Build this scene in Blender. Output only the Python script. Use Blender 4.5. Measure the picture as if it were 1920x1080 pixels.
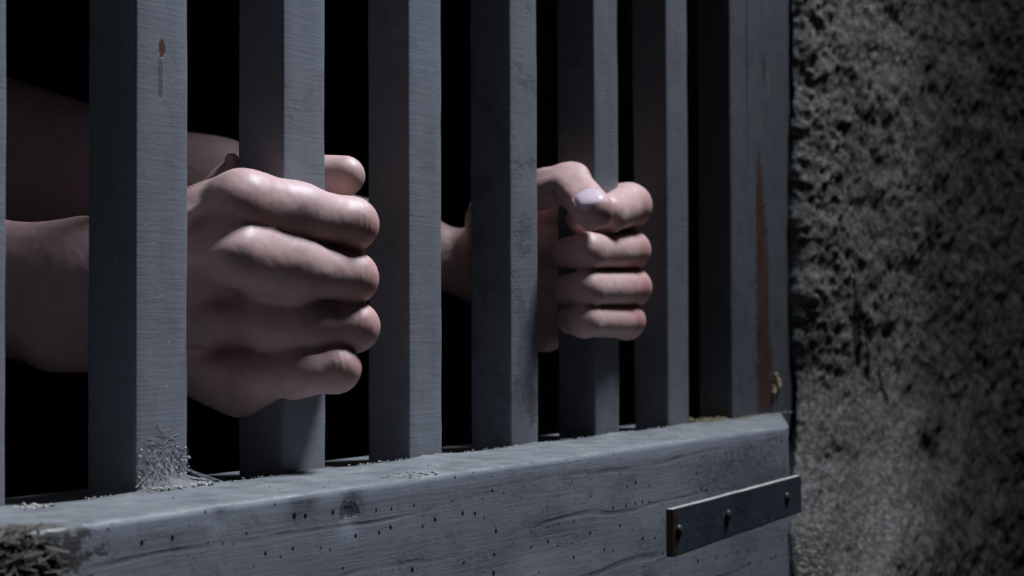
import bpy, bmesh, math, random
import numpy as np
from mathutils import Vector, Matrix

random.seed(7)
rng = np.random.default_rng(7)
C = bpy.context.scene.collection
for o in list(bpy.data.objects):
    bpy.data.objects.remove(o)

# ------------------------------------------------------------------ camera
ZC = 1300.0                       # camera height above the floor, millimetres (all lengths below are mm)
FOC, BETA, PITCH, ROLL, PPY, DIST = 3500.0, 0.52761178, 0.0285024590, -0.00384223, 492.34, 394.0
fw = np.array([math.cos(BETA)*math.cos(PITCH), math.sin(BETA)*math.cos(PITCH), math.sin(PITCH)])
rt = np.array([math.sin(BETA), -math.cos(BETA), 0.0])
up = np.cross(rt, fw)
R_ = math.cos(ROLL)*rt + math.sin(ROLL)*up
U_ = -math.sin(ROLL)*rt + math.cos(ROLL)*up
CAM = np.array([0.0, -DIST, ZC])

def at(px, py, Y):
    """surveyed point of the place: the pixel's sight line met with the vertical plane y = Y (mm)"""
    d = fw + R_*(px-960)/FOC - U_*(py-PPY)/FOC
    return CAM + d*((Y-CAM[1])/d[1])

def proj(P):
    v = np.asarray(P, float)-CAM
    z = v@fw
    return 960+FOC*(v@R_)/z, PPY-FOC*(v@U_)/z, z

cd = bpy.data.cameras.new('camera'); cam = bpy.data.objects.new('camera', cd); C.objects.link(cam)
M = Matrix(((R_[0], U_[0], -fw[0], 0), (R_[1], U_[1], -fw[1], 0), (R_[2], U_[2], -fw[2], 0), (0, 0, 0, 1)))
M.translation = Vector(CAM*0.001)
cam.matrix_world = M
cd.sensor_width = 36; cd.lens = 36*FOC/1920; cd.shift_y = -(540-PPY)/1920
cd.clip_start = 0.02
cd.dof.use_dof = True; cd.dof.focus_distance = 0.655; cd.dof.aperture_fstop = 20.0
bpy.context.scene.camera = cam
sc = bpy.context.scene
sc.view_settings.view_transform = 'Standard'; sc.view_settings.look = 'None'
sc.view_settings.gamma = 1; sc.view_settings.use_curve_mapping = False
sc.view_settings.exposure = 0.0

# ------------------------------------------------------------------ light
w = bpy.data.worlds.new('sky'); sc.world = w; w.use_nodes = True
bg = w.node_tree.nodes['Background']; bg.inputs[0].default_value = (0.80, 0.88, 1.0, 1); bg.inputs[1].default_value = 0.006

def area(name, loc, target, size, power, col):
    l = bpy.data.lights.new(name, 'AREA'); l.shape = 'RECTANGLE'; l.size, l.size_y = size
    l.energy = power; l.color = col
    o = bpy.data.objects.new(name, l); C.objects.link(o)
    o.location = loc
    o.rotation_euler = (Vector(target)-Vector(loc)).to_track_quat('-Z', 'Y').to_euler()
    return o
key = area('daylight', (1.06, -0.39, 2.52), (0.34, -0.02, 1.25), (0.32, 0.22), 8.6, (0.80, 0.88, 1.0))
key.data.spread = math.radians(88)

# ------------------------------------------------------------------ helpers
def link(name, me, mat=None, parent=None):
    o = bpy.data.objects.new(name, me); C.objects.link(o)
    if mat: me.materials.append(mat)
    if parent is not None:
        o.parent = parent
        o.location = -parent.location
    return o
def mesh_np(name, v, f, smooth=True):
    me = bpy.data.meshes.new(name)
    me.from_pydata((np.asarray(v)*0.001).tolist(), [], [list(map(int, q)) for q in f]); me.update()
    if smooth: me.polygons.foreach_set('use_smooth', [True]*len(me.polygons))
    return me
def root(name, label, cat, loc, group=None):
    o = bpy.data.objects.new(name, None); C.objects.link(o); o.location = Vector(loc)*0.001
    o.empty_display_size = 0.05
    o['label'] = label; o['category'] = cat
    if group: o['group'] = group
    return o
def tag(o, label, cat, group=None, kind=None):
    o['label'] = label
    if cat: o['category'] = cat
    if group: o['group'] = group
    if kind: o['kind'] = kind
    return o

# value noise in numpy, smooth and repeatable
_g = rng.random((64, 64, 64)).astype(np.float32)*2-1
def vnoise(p):
    p = np.asarray(p, np.float32); i = np.floor(p).astype(int); f = p-i; f = f*f*(3-2*f)
    i0 = i % 64; i1 = (i+1) % 64
    x0, y0, z0 = i0[..., 0], i0[..., 1], i0[..., 2]; x1, y1, z1 = i1[..., 0], i1[..., 1], i1[..., 2]
    fx, fy, fz = f[..., 0], f[..., 1], f[..., 2]
    def L(a, b, t): return a+(b-a)*t
    return L(L(L(_g[x0, y0, z0], _g[x1, y0, z0], fx), L(_g[x0, y1, z0], _g[x1, y1, z0], fx), fy),
             L(L(_g[x0, y0, z1], _g[x1, y0, z1], fx), L(_g[x0, y1, z1], _g[x1, y1, z1], fx), fy), fz)
def fbm(p, n=4, g=0.5):
    p = np.asarray(p, np.float32); s = 0; a = 1
    for k in range(n):
        s = s+a*vnoise(p+7.3*k); p = p*2.03; a *= g
    return s

# ------------------------------------------------------------------ materials
class NT:
    def __init__(s, name):
        s.m = bpy.data.materials.new(name); s.m.use_nodes = True; s.t = s.m.node_tree
        s.b = s.t.nodes['Principled BSDF']; s.out = s.t.nodes['Material Output']
        s.tc = s.t.nodes.new('ShaderNodeTexCoord').outputs['Object']
    def n(s, typ, **kw):
        nd = s.t.nodes.new('ShaderNode'+typ)
        for k, v in kw.items(): setattr(nd, k, v)
        return nd
    def L(s, a, b): s.t.links.new(a, b)
    def set(s, sock, v):
        if hasattr(v, 'is_linked') or hasattr(v, 'links'): s.L(v, sock)
        else: sock.default_value = v
    def mapping(s, scale=(1, 1, 1), loc=(0, 0, 0), rot=(0, 0, 0)):
        m = s.n('Mapping'); s.L(s.tc, m.inputs[0]); m.inputs['Scale'].default_value = scale
        m.inputs['Location'].default_value = loc; m.inputs['Rotation'].default_value = rot
        return m.outputs[0]
    def noise(s, scale, detail=4, rough=0.55, vec=None, dist=0):
        x = s.n('TexNoise'); x.inputs['Scale'].default_value = scale; x.inputs['Detail'].default_value = detail
        x.inputs['Roughness'].default_value = rough; x.inputs['Distortion'].default_value = dist
        s.L(vec if vec is not None else s.tc, x.inputs['Vector']); return x.outputs['Fac']
    def voro(s, scale, vec=None, feat='F1', rnd=1.0):
        x = s.n('TexVoronoi'); x.feature = feat; x.inputs['Scale'].default_value = scale; x.inputs['Randomness'].default_value = rnd
        s.L(vec if vec is not None else s.tc, x.inputs['Vector']); return x
    def ramp(s, fac, stops):
        r = s.n('ValToRGB'); e = r.color_ramp.elements
        while len(e) < len(stops): e.new(0.5)
        for q, (p, c) in zip(e, stops):
            q.position = p; q.color = c if len(c) == 4 else (*c, 1)
        s.set(r.inputs[0], fac); return r.outputs[0]
    def mr(s, v, a, b, c=0.0, d=1.0):
        r = s.n('MapRange'); s.set(r.inputs[0], v)
        for i, x in enumerate((a, b, c, d)): s.set(r.inputs[i+1], x)
        return r.outputs[0]
    def math(s, op, a, b=0.0, cl=False):
        r = s.n('Math'); r.operation = op; r.use_clamp = cl; s.set(r.inputs[0], a); s.set(r.inputs[1], b); return r.outputs[0]
    def mix(s, fac, a, b, mode='MIX'):
        r = s.n('Mix'); r.data_type = 'RGBA'; r.blend_type = mode
        s.set(r.inputs[0], fac)
        for sock, v in ((r.inputs[6], a), (r.inputs[7], b)):
            if isinstance(v, tuple): sock.default_value = (*v[:3], 1)
            else: s.L(v, sock)
        return r.outputs[2]
    def bump(s, h, strength, dist, normal=None):
        b = s.n('Bump'); b.inputs['Strength'].default_value = strength; b.inputs['Distance'].default_value = dist
        s.set(b.inputs['Height'], h)
        if normal is not None: s.L(normal, b.inputs['Normal'])
        return b.outputs[0]
    def spot(s, centre, size, wob=0.35, nscale=300.0):
        """soft-edged ellipsoid mask around a fixed place on the thing (metres)"""
        m = s.n('Mapping'); m.vector_type = 'TEXTURE'; s.L(s.tc, m.inputs[0])
        m.inputs['Location'].default_value = centre; m.inputs['Scale'].default_value = size
        l = s.n('VectorMath'); l.operation = 'LENGTH'; s.L(m.outputs[0], l.inputs[0])
        nz = s.noise(nscale, 5, 0.65)
        v = s.math('ADD', l.outputs['Value'], s.math('MULTIPLY', s.math('SUBTRACT', nz, 0.5), wob*4))
        return s.mr(v, 1.3, 0.45) if wob >= .8 else s.mr(v, 1.05, 0.8)

def to_obj(P, base):                       # surveyed mm point -> coordinates of a mesh under `base`
    return tuple((np.asarray(P))*0.001)

def paint(name, col, seed=0, dust=0.0, dots=0.62, stripe_axis='h', grain=False, spots=(), chips=(), dotscale=95, worn=0.0, flat=1.0):
    t = NT(name)
    off = (seed*1.37, seed*0.71, seed*0.53)
    st = (40, 40, 900) if stripe_axis == 'h' else (900, 900, 30)
    fine = t.noise(1.0, 3, 0.7, t.mapping(st, off))
    big = t.noise(14, 5, 0.6, t.mapping((1, 1, 1), off))
    mid = t.noise(90, 4, 0.65, t.mapping((1, 1, 0.5), off))
    c = t.mix(t.mr(fine, 0.3, 0.7), tuple(x*0.86 for x in col), tuple(x*1.12 for x in col))
    c = t.mix(t.mr(big, 0.35, 0.7), c, tuple(x*y for x, y in zip(col, (0.80, 0.81, 0.84))))
    c = t.mix(t.mr(mid, 0.60, 0.74, 0, 0.55), c, tuple(x*0.6 for x in col))
    height = t.math('ADD', t.math('MULTIPLY', fine, 0.35), t.math('MULTIPLY', mid, 0.6))
    if grain:                               # long wavy wood grain under the paint
        wv = t.n('TexWave'); wv.wave_type = 'BANDS'; wv.bands_direction = 'Z'; wv.inputs['Scale'].default_value = 16
        wv.inputs['Distortion'].default_value = 7.0; wv.inputs['Detail'].default_value = 2.5; wv.inputs['Detail Scale'].default_value = 1.1
        t.L(t.mapping((0.30, 0.6, 1.0), (0.3, 0.1, 0.02)), wv.inputs[0])
        g = t.mr(wv.outputs['Fac'], 0.0, 0.035, 1.0, 0.0)
        g = t.math('MULTIPLY', g, t.mr(t.noise(30, 3), 0.40, 0.62))
        c = t.mix(t.math('MULTIPLY', g, 0.40), c, tuple(x*0.35 for x in col))
        height = t.math('SUBTRACT', height, t.math('MULTIPLY', g, 0.35))
        g2 = t.noise(1.0, 4, 0.6, t.mapping((22, 60, 260), off))
        c = t.mix(t.mr(g2, 0.55, 0.75, 0, 0.4), c, tuple(x*0.62 for x in col))
    # pale dust specks and dirt
    v = t.voro(260, t.mapping((1, 1, 1), off)); sp = t.math('MULTIPLY', t.mr(v.outputs['Distance'], 0.14, 0.05), t.mr(v.outputs['Color'], 0.78, 0.80))
    c = t.mix(t.math('MULTIPLY', sp, 0.75), c, (0.42, 0.42, 0.36))
    if worn:
        wm = t.math('MULTIPLY', t.mr(t.noise(55, 6, 0.7, t.mapping((1, 1, 1), off)), 0.52, 0.62), worn)
        c = t.mix(wm, c, (0.045, 0.042, 0.035)); height = t.math('SUBTRACT', height, t.math('MULTIPLY', wm, 1.2))
    if dust:
        c = t.mix(t.math('MULTIPLY', t.mr(t.noise(70, 5, 0.7), 0.35, 0.65), dust), c, (0.40, 0.40, 0.36))
    # woodworm holes: small dark pits
    v2 = t.voro(dotscale, t.mapping((1, 1, 0.62), tuple(x+0.3 for x in off)))
    if flat < 1:
        s3 = t.n('SeparateXYZ'); t.L(t.tc, s3.inputs[0]); c3 = t.n('CombineXYZ'); t.L(s3.outputs[0], c3.inputs[0]); t.L(t.math('MULTIPLY', s3.outputs[2], .85), c3.inputs[1])
        v2 = t.voro(dotscale, c3.outputs[0]); v2.voronoi_dimensions = '2D'
    rnd = t.n('SeparateColor'); t.L(v2.outputs['Color'], rnd.inputs[0])
    rad = t.mr(t.math('POWER', rnd.outputs[1], 2.2), 0, 1, 0.04, 0.13)
    hole = t.math('MULTIPLY', t.math('LESS_THAN', v2.outputs['Distance'], rad), t.math('GREATER_THAN', rnd.outputs[0], dots))
    c = t.mix(hole, c, (0.004, 0.004, 0.004)); height = t.math('SUBTRACT', height, t.math('MULTIPLY', hole, 4.0))
    for (ctr, size, colr, amt, wob) in spots:
        m = t.math('MULTIPLY', t.spot(ctr, size, wob), amt)
        c = t.mix(m, c, colr); height = t.math('SUBTRACT', height, t.math('MULTIPLY', m, 0.8))
    t.L(c, t.b.inputs['Base Color']); t.b.inputs['Roughness'].default_value = 0.5
    t.L(t.mr(mid, 0.3, 0.7, 0.38, 0.62), t.b.inputs['Roughness'])
    t.b.inputs['Specular IOR Level'].default_value = 0.4
    t.L(t.bump(height, 0.55, 0.0006), t.b.inputs['Normal'])
    return t.m

def simple(name, col, rough=0.8, nscale=60, var=0.4, metal=0.0, bump=0.3, dist=0.001):
    t = NT(name); nz = t.noise(nscale, 6, 0.65)
    t.L(t.mix(t.mr(nz, 0.3, 0.7), tuple(x*(1-var) for x in col), tuple(x*(1+var) for x in col)), t.b.inputs['Base Color'])
    t.b.inputs['Roughness'].default_value = rough; t.b.inputs['Metallic'].default_value = metal
    t.L(t.bump(nz, bump, dist), t.b.inputs['Normal']); return t.m

# ------------------------------------------------------------------ the gate
X0, SP, ZR = 442.82, 77.13, ZC-54.24            # first bar's near corner, spacing, top of the rail
# (near corner px, left px, right px) at the row named, measured for each bar
meas = {0: (-64, None, 12.5, 500), 1: (254, 163.5, 353, 450), 2: (531, 446, 611, 150), 3: (766.5, 689, 829, 450), 4: (957, 881, 1009, 450),
        5: (1114, 1044, 1159, 200), 6: (1251.5, 1187, 1291, 450), 7: (1371.5, 1309, 1478, 450)}
gate = root('barred_gate', 'weathered grey painted wooden barred gate that both hands grip', 'gate', (700, 0, 0))

def xs(px, row): return at(px, row, 0)[0]
bars = {}
for k, (c, l, r, row) in meas.items():
    xc = xs(c, row); xr = xs(r, row)
    if l is None: dep = 20.0
    else:                                       # depth of the left face: point (xc, Y) that projects on l
        a, b = 0.0, 60.0
        for _ in range(40):
            m_ = (a+b)/2
            if proj((xc, m_, at(c, row, 0)[2]))[0] > l: a = m_
            else: b = m_
        dep = a
    bars[k] = (xc, xr, dep)
print('BARS', {k: tuple(round(float(x), 1) for x in v) for k, v in bars.items()})
for k in (-1, -2, -3):
    bars[k] = (bars[0][0]+k*SP, bars[0][0]+k*SP+24, 20.0)

def prism(x0, x1, y0, y1, z0, z1, step, rad=1.1, amp=0.25, seed=0.0, bulge=None):
    """squared timber along z with softened, slightly uneven arrises"""
    prof = []
    for (cx, cy, a0) in ((x0+rad, y0+rad, 180), (x1-rad, y0+rad, 270), (x1-rad, y1-rad, 0), (x0+rad, y1-rad, 90)):
        for j in range(4):
            a = math.radians(a0+30*j); prof.append((cx+rad*math.cos(a), cy+rad*math.sin(a)))
    P = []
    for i in range(len(prof)):
        p, q = prof[i], prof[(i+1) % len(prof)]
        P.append(p)
        if math.dist(p, q) > 4:
            n = max(1, int(math.dist(p, q)/5))
            for j in range(1, n): P.append((p[0]+(q[0]-p[0])*j/n, p[1]+(q[1]-p[1])*j/n))
    P = np.array(P); n = len(P); zs = np.arange(z0, z1+step*0.5, step); m = len(zs)
    V = np.zeros((m, n, 3)); V[:, :, 0] = P[None, :, 0]; V[:, :, 1] = P[None, :, 1]; V[:, :, 2] = zs[:, None]
    c = np.array([(x0+x1)/2, (y0+y1)/2, 0])
    d = V-c; d[..., 2] = 0; d /= np.linalg.norm(d, axis=2, keepdims=True)+1e-6
    V = V+d*(fbm((V+seed*31)*np.array([.12, .12, .05]), 3)*amp)[..., None]
    F = [(i*n+j, i*n+(j+1) % n, (i+1)*n+(j+1) % n, (i+1)*n+j) for i in range(m-1) for j in range(n)]
    F += [list(range(n))[::-1], [(m-1)*n+j for j in range(n)]]
    return V.reshape(-1, 3), F

GREY = (0.188, 0.197, 0.218)
bar_spots = {
    1: [(tuple(at(303, 92, 0)*.001), (.0016, .004, .0034), (0.09, 0.035, 0.02), 1.0, .5), (tuple(at(300, 150, 0)*.001), (.0012, .004, .008), (0.06, 0.06, 0.07), .7, .5),
        (tuple(at(290, 880, 0)*.001), (.011, .004, .008), (0.13, 0.13, 0.13), .45, 1.1)],
    3: [(tuple(at(757, 380, 0)*.001), (.0008, .003, .006), (0.15, 0.10, 0.05), .8, .6)],
    4: [(tuple(at(998, 760, 0)*.001), (.0045, .003, .008), (0.07, 0.065, 0.06), .75, .7)],
    5: [(tuple(at(1085, 140, 10)*.001), (.02, .0035, .002), (0.22, 0.20, 0.15), .5, .6)],
}
for k in sorted(bars):
    if k == 7: continue
    xc, xr, dep = bars[k]
    v, f = prism(xc, xr, 0.0, dep, ZR-22, 1758, 8.0, seed=k+5)
    mt = paint(f'painted_wood_{k+3}', tuple(g*(1.0 if k < 4 else .86 if k < 5 else .74) for g in GREY), seed=k+2, dots=0.93, spots=bar_spots.get(k, ()), worn=0.35 if k == 4 else 0.12)  # right-hand bars painted darker: the light's falloff put into the colour
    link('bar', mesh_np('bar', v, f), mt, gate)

# right-hand stile, broad flat front with a hairline split
xc, xr, dep = bars[7]; XW = xs(1474, 300)+12
v, f = prism(xc, XW, 0.0, dep, ZR-22, 1758, 6.0, seed=20, amp=.3)
xsplit = xs(1400, 100)
v = np.asarray(v); m_ = (np.abs(v[:, 0]-xsplit) < 3.5) & (v[:, 1] < 3)
stile_m = paint('painted_wood_stile', (0.092, 0.094, 0.101), seed=31, dots=0.90, stripe_axis='v', worn=.25, spots=[  # base darkened too, carrying the painted light falloff on to the stile
    (tuple(at(1430, 560, 0)*.001), (.0095, .006, .060), (0.060, 0.022, 0.015), .85, .30),
    (tuple(at(1424, 400, 0)*.001), (.0050, .006, .036), (0.065, 0.024, 0.016), .9, .30),
    (tuple(at(1434, 720, 0)*.001), (.0125, .006, .038), (0.055, 0.024, 0.020), .8, .35),
    (tuple(at(1400, 60, 0)*.001), (.0009, .004, .060), (0.015, 0.015, 0.017), .9, .15),
    (tuple(at(1401, 200, 0)*.001), (.0007, .004, .035), (0.02, 0.02, 0.023), .7, .15),
    (tuple(at(1432, 130, 0)*.001), (.0012, .004, .008), (0.02, 0.02, 0.015), .9, .6),
    (tuple(at(1441, 145, 0)*.001), (.0012, .004, .010), (0.16, 0.14, 0.08), .6, .7),
    (tuple(at(1422, 225, 0)*.001), (.0012, .004, .003), (0.16, 0.10, 0.05), .8, .6)])
stile = link('stile', mesh_np('stile', v, f), stile_m, gate)
print('STILE', xc, XW)

# rail: front board with a top lip, slot that takes the bars, lower back board
XE0 = at(1479, 800, -49)[0]; XE = XE0+110; XL = bars[-3][0]-70
YF = -49.0
def rail_mesh():
    top_f, zb = ZR, ZR-250
    prof = []                                    # (y, z) going round, front bottom -> front top -> lip -> slot -> back board
    for z in np.linspace(zb, top_f-2.2, 60): prof.append((YF, z))
    prof += [(YF+.35, top_f-1.0), (YF+1.2, top_f-.3)]
    for y in np.linspace(YF+3, -3.0, 14): prof.append((y, top_f))
    prof += [(-1.4, top_f-.4), (-.8, top_f-1.6)]
    for z in np.linspace(top_f-5, top_f-22, 4): prof.append((-.6, z))
    prof += [(6, top_f-22), (14, top_f-22), (22.5, top_f-22), (22.6, top_f-9)]
    prof += [(22.8, top_f-3.4), (23.6, top_f-2.6)]
    for y in np.linspace(26, 40, 4): prof.append((y, top_f-2.4))
    prof += [(41, top_f-3.4), (41, zb)]
    P = np.array(prof)
    X = np.arange(XL, XE+1, 3.0); n = len(P); m = len(X)
    V = np.zeros((m, n, 3)); V[:, :, 0] = X[:, None]; V[:, :, 1] = P[None, :, 0]; V[:, :, 2] = P[None, :, 1]
    nz = fbm(V*np.array([.018, .08, .08])+3, 4)*.55 + fbm(V*np.array([.09, .2, .12])+11, 3)*.22
    front = V[..., 1] < YF+2.5
    topm = (V[..., 2] > top_f-1.2) & (V[..., 1] < 0)
    V[..., 1] += np.where(front, nz*.5, 0); V[..., 2] += np.where(topm, nz*.30, 0)
    # grime heaped against the bars on the lip
    for k in bars:
        if k < -1: continue
        a, b, _ = bars[k]; s = (0.8, 2.4)[k == 1]
        g = np.exp(-(((V[..., 0]-(a+b)/2)/16)**2))*np.exp(-((V[..., 1]+1)/(6 if k != 1 else 11))**2)
        V[..., 2] += np.where(topm, g*s*(1+.8*fbm(V*.25, 3)), 0)
    # broken, crumbled length at the front left
    c = at(10, 1035, YF)
    m2 = np.exp(-(((V[..., 0]-c[0])/16)**2)-(((V[..., 2]-c[2]+4)/16)**2)); r_ = fbm(V*.16+5, 5, .65)
    V[..., 1] += np.where(front | (V[..., 1] < YF+14), m2*(3.5+2.5*r_), 0)
    V[..., 2] += np.where(V[..., 2] > top_f-14, -m2*np.clip(2.5+4*r_, 0, 9), 0)
    # small knocks in the face
    for (px, py, rr, dd) in ((660, 958, 4, 2.2), (412, 965, 2.5, 1.5), (560, 925, 3.5, -1.5), (585, 918, 3, -1.2), (1050, 900, 14, -.6)):
        c = at(px, py, YF); g = np.exp(-((V[..., 0]-c[0])**2+(V[..., 2]-c[2])**2)/rr**2)
        V[..., 1] += np.where(front, g*dd*(1+.6*fbm(V*.4, 3)), 0)
    V[..., 0] = np.minimum(V[..., 0], XE0+np.clip(V[..., 1]-YF, 0, 49)*2.25-(fbm(V*.15, 3)+1)*.5)      # sawn off aslant where it enters the masonry
    F = [(i*n+j, (i+1)*n+j, (i+1)*n+(j+1) % n, i*n+(j+1) % n) for i in range(m-1) for j in range(n)]
    F += [list(range(n))[::-1], [(m-1)*n+j for j in range(n)]]
    F[-2], F[-1] = F[-2][::-1], F[-1][::-1]
    me = mesh_np('rail', V.reshape(-1, 3), F)
    return me
rail_me = rail_mesh()
rail_m = paint('painted_wood_rail', (0.228, 0.240, 0.265), seed=44, dots=0.50, grain=True, stripe_axis='h', dotscale=150, worn=.15, flat=0.02, spots=[
    (tuple(at(5, 1050, YF+3)*.001), (.030, .02, .018), (0.045, 0.038, 0.03), .85, .5),
    (tuple(at(1085, 895, YF)*.001), (.008, .01, .011), (0.20, 0.215, 0.25), .35, .9),
    (tuple(at(655, 958, YF)*.001), (.006, .01, .003), (0.05, 0.05, 0.055), .8, .7),
    (tuple(at(1400, 900, YF)*.001), (.05, .01, .012), (0.085, 0.082, 0.068), .5, .9)])
lip_m = paint('painted_wood_lip', (0.148, 0.158, 0.175), seed=51, dots=0.90, dust=.38, worn=.22, dotscale=120, spots=[(tuple(at(12, 1020, YF+4)*.001), (.022, .014, .02), (0.07, 0.06, 0.045), .9, .5), (tuple(at(300, 925, -4)*.001), (.020, .006, .01), (0.16, 0.155, 0.14), .6, .9)])
rail_me.materials.append(rail_m); rail_me.materials.append(lip_m)
for p in rail_me.polygons:
    if p.normal.z > 0.55 and p.center.z > (ZR-6)*.001: p.material_index = 1
link('rail', rail_me, None, gate)

# lower boards of the gate and the top rail, below and above the picture
v, f = prism(XL, XE, -20, 20, 60, ZR-251, 40, rad=2, amp=.4, seed=3); link('lower_panel', mesh_np('lower_panel', v, f), rail_m, gate)
v, f = prism(XL, XE, -30, 38, 1752, 1960, 20, rad=2, amp=.4, seed=8); link('top_rail', mesh_np('top_rail', v, f), lip_m, gate)  # top rail out of view, set low to shade the arm deeper inside
v, f = prism(XL, bars[-3][0]-8, 0, 22, ZR-22, 1758, 10, seed=9); link('stile', mesh_np('stile', v, f), stile_m, gate)

# iron latch plate let into the wall
def box_rounded(P, thick, bev, name, mat, parent, amp=0.0):
    """P: four corner points (front face, counter-clockwise from lower left) -> bevelled slab going back by thick"""
    bm = bmesh.new(); P = [np.asarray(p) for p in P]
    nrm = np.cross(P[1]-P[0], P[3]-P[0]); nrm /= np.linalg.norm(nrm)
    fr = [bm.verts.new(p*.001) for p in P]; bk = [bm.verts.new((p-nrm*thick)*.001) for p in P]
    bm.faces.new(fr); bm.faces.new(bk[::-1])
    for i in range(4): bm.faces.new((fr[(i+1) % 4], fr[i], bk[i], bk[(i+1) % 4]))
    bmesh.ops.bevel(bm, geom=bm.edges[:], offset=bev*.001, segments=2, affect='EDGES', profile=.6)
    bmesh.ops.triangulate(bm, faces=[f for f in bm.faces if len(f.verts) > 4])
    bmesh.ops.subdivide_edges(bm, edges=[e for e in bm.edges if e.calc_length() > .02], cuts=10, use_grid_fill=True)
    if amp:
        for q in bm.verts:
            q.co += Vector(nrm)*float(fbm(np.array([q.co])*1000*.12, 3)[0])*amp*.001
    bmesh.ops.recalc_face_normals(bm, faces=bm.faces[:])
    me = bpy.data.meshes.new(name); bm.to_mesh(me); bm.free()
    return link(name, me, mat, parent)
ya, yb = -60.0, -78.0
Q = [at(1262, 1046, ya), at(1503, 960, yb), at(1503, 891, yb), at(1262, 955, ya)]
print('PLATE', [tuple(np.round(q, 1)) for q in Q])
zt = (Q[2][2]+Q[3][2])/2; zb_ = (Q[0][2]+Q[1][2])/2
iron = NT('dark_iron')
nz = iron.noise(60, 6, .7); nz2 = iron.noise(240, 4, .7)
ic = iron.mix(iron.mr(nz, .35, .7), (0.030, 0.042, 0.052), (0.055, 0.072, 0.084))
ic = iron.mix(iron.mr(nz2, .60, .72, 0, .6), ic, (0.06, 0.04, 0.028))
ic = iron.mix(iron.spot(tuple(at(1262, 1000, ya)*.001), (.0035, .02, .03), .5, 200), ic, (0.05, 0.03, 0.02))
iron.L(ic, iron.b.inputs['Base Color']); iron.b.inputs['Roughness'].default_value = .5; iron.b.inputs['Metallic'].default_value = .15
iron.L(iron.bump(nz2, .5, .0006), iron.b.inputs['Normal'])
dust_m = simple('pale_dust', (0.34, 0.33, 0.30), .95, 400, .35, bump=.6)
plate = box_rounded(Q, 3.6, .6, 'latch_plate', iron.m, gate, .5)
plate.data.materials.append(dust_m)
for q in plate.data.polygons:
    if q.normal.z > .6: q.material_index = 1
plate['label'] = 'dark iron latch plate with rusty edge'
def lump(c, r, sq=(1, 1, 1), seed=0, rough=.35, sub=2):
    bm = bmesh.new(); bmesh.ops.create_icosphere(bm, subdivisions=sub, radius=1)
    V = np.array([q.co[:] for q in bm.verts]); F = [[q.index for q in f.verts] for f in bm.faces]; bm.free()
    V = V*(1+rough*fbm(V*1.6+seed*3.1, 3))[:, None]
    return V*r*np.array(sq)+np.asarray(c), F
def merge(parts):
    V = []; F = []; o = 0
    for v, f in parts:
        V.append(v); F += [[i+o for i in q] for q in f]; o += len(v)
    return np.vstack(V), F
screw_m = simple('worn_screw', (0.09, 0.09, 0.08), .5, 500, .5, metal=.5)
def cyl(c, axis, r, h, n=20, name='screw'):
    axis = np.asarray(axis, float)/np.linalg.norm(axis); a = np.cross(axis, [0, 0, 1.]); a /= np.linalg.norm(a); b = np.cross(axis, a)
    rings = []
    for (rr, hh) in ((r, 0), (r, h*.5), (r*.8, h*.9), (r*.3, h), (.01, h)):
        rings.append([np.asarray(c)+axis*hh+a*rr*math.cos(t)+b*rr*math.sin(t) for t in np.linspace(0, 2*math.pi, n, endpoint=False)])
    V = np.array(rings).reshape(-1, 3); F = [(i*n+j, i*n+(j+1) % n, (i+1)*n+(j+1) % n, (i+1)*n+j) for i in range(4) for j in range(n)]
    F.append(list(range(n))[::-1])
    return V, F
pn = np.cross(Q[1]-Q[0], Q[3]-Q[0]); pn /= np.linalg.norm(pn)
for (px, py, ww) in ((1275, 993, .12), (1367, 965, .5), (1477, 932, .92)):
    yy = ya+(yb-ya)*(px-1262)/(241)
    v, f = cyl(at(px, py, yy)-pn*.3, pn, 2.0, .9); s_ = link('screw', mesh_np('screw', v, f), screw_m, gate)
    s_.parent = plate; s_.location = (0, 0, 0)

def thread(a, b, sag, r=.11, n=10):
    a = np.asarray(a); b = np.asarray(b); P = [a+(b-a)*t_+np.array([0, 0, -sag*4*t_*(1-t_)]) for t_ in np.linspace(0, 1, n)]
    V = []; F = []
    for i, p_ in enumerate(P):
        for j in range(4):
            an = j*math.pi/2; V.append(p_+np.array([math.cos(an)*r, math.sin(an)*r*.7, math.sin(an)*r]))
    for i in range(n-1):
        for j in range(4): F.append((i*4+j, i*4+(j+1) % 4, (i+1)*4+(j+1) % 4, (i+1)*4+j))
    return np.array(V), F
# splintered sliver at the foot of the stile
parts = []
for (px, py, l, wd, s) in ((1456, 712, 9, 2.0, 1), (1460, 722, 6, 2.6, 2), (1452, 736, 8, 1.5, 3)):
    parts.append(lump(at(px, py, -1.2), 1, (wd, 1.2, l*.5), s, .5))
v, f = merge(parts); sp_ = link('splinter', mesh_np('splinter', v, f, False), simple('bare_wood', (0.30, 0.25, 0.15), .8, 300, .4), gate)
sp_['label'] = 'pale bare wood splinter'

parts = []
for i in range(230):
    px, py = random.gauss(28, 34), random.gauss(1048, 24)
    if py < 996-.14*px+4 or px < -60: continue
    parts.append(lump(at(px, py, YF+random.uniform(-.2, 2.2)), random.uniform(.2, .75), (random.uniform(.8, 3.2), .8, random.uniform(.4, 1.1)), i*1.7, .8, 1))
for i in range(170):
    px, py = random.gauss(22, 36), random.gauss(1046, 26)
    if py < 998-.14*px or px < -60: continue
    a_ = at(px, py, YF+random.uniform(-.5, 1.5)); parts.append(thread(a_, a_+np.array([random.gauss(0, 5), random.uniform(-1.5, .5), random.gauss(0, 2)]), random.uniform(-.6, .6), random.uniform(.1, .38), 5))
v, f = merge(parts); o_ = link('splintered_wood', mesh_np('splintered_wood', v, f, False), simple('rotten_wood', (0.085, 0.072, 0.055), .9, 220, .7, bump=.6), gate)
o_['kind'] = 'stuff'; o_['label'] = 'brown rotten wood crumbling at the rail corner'

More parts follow.
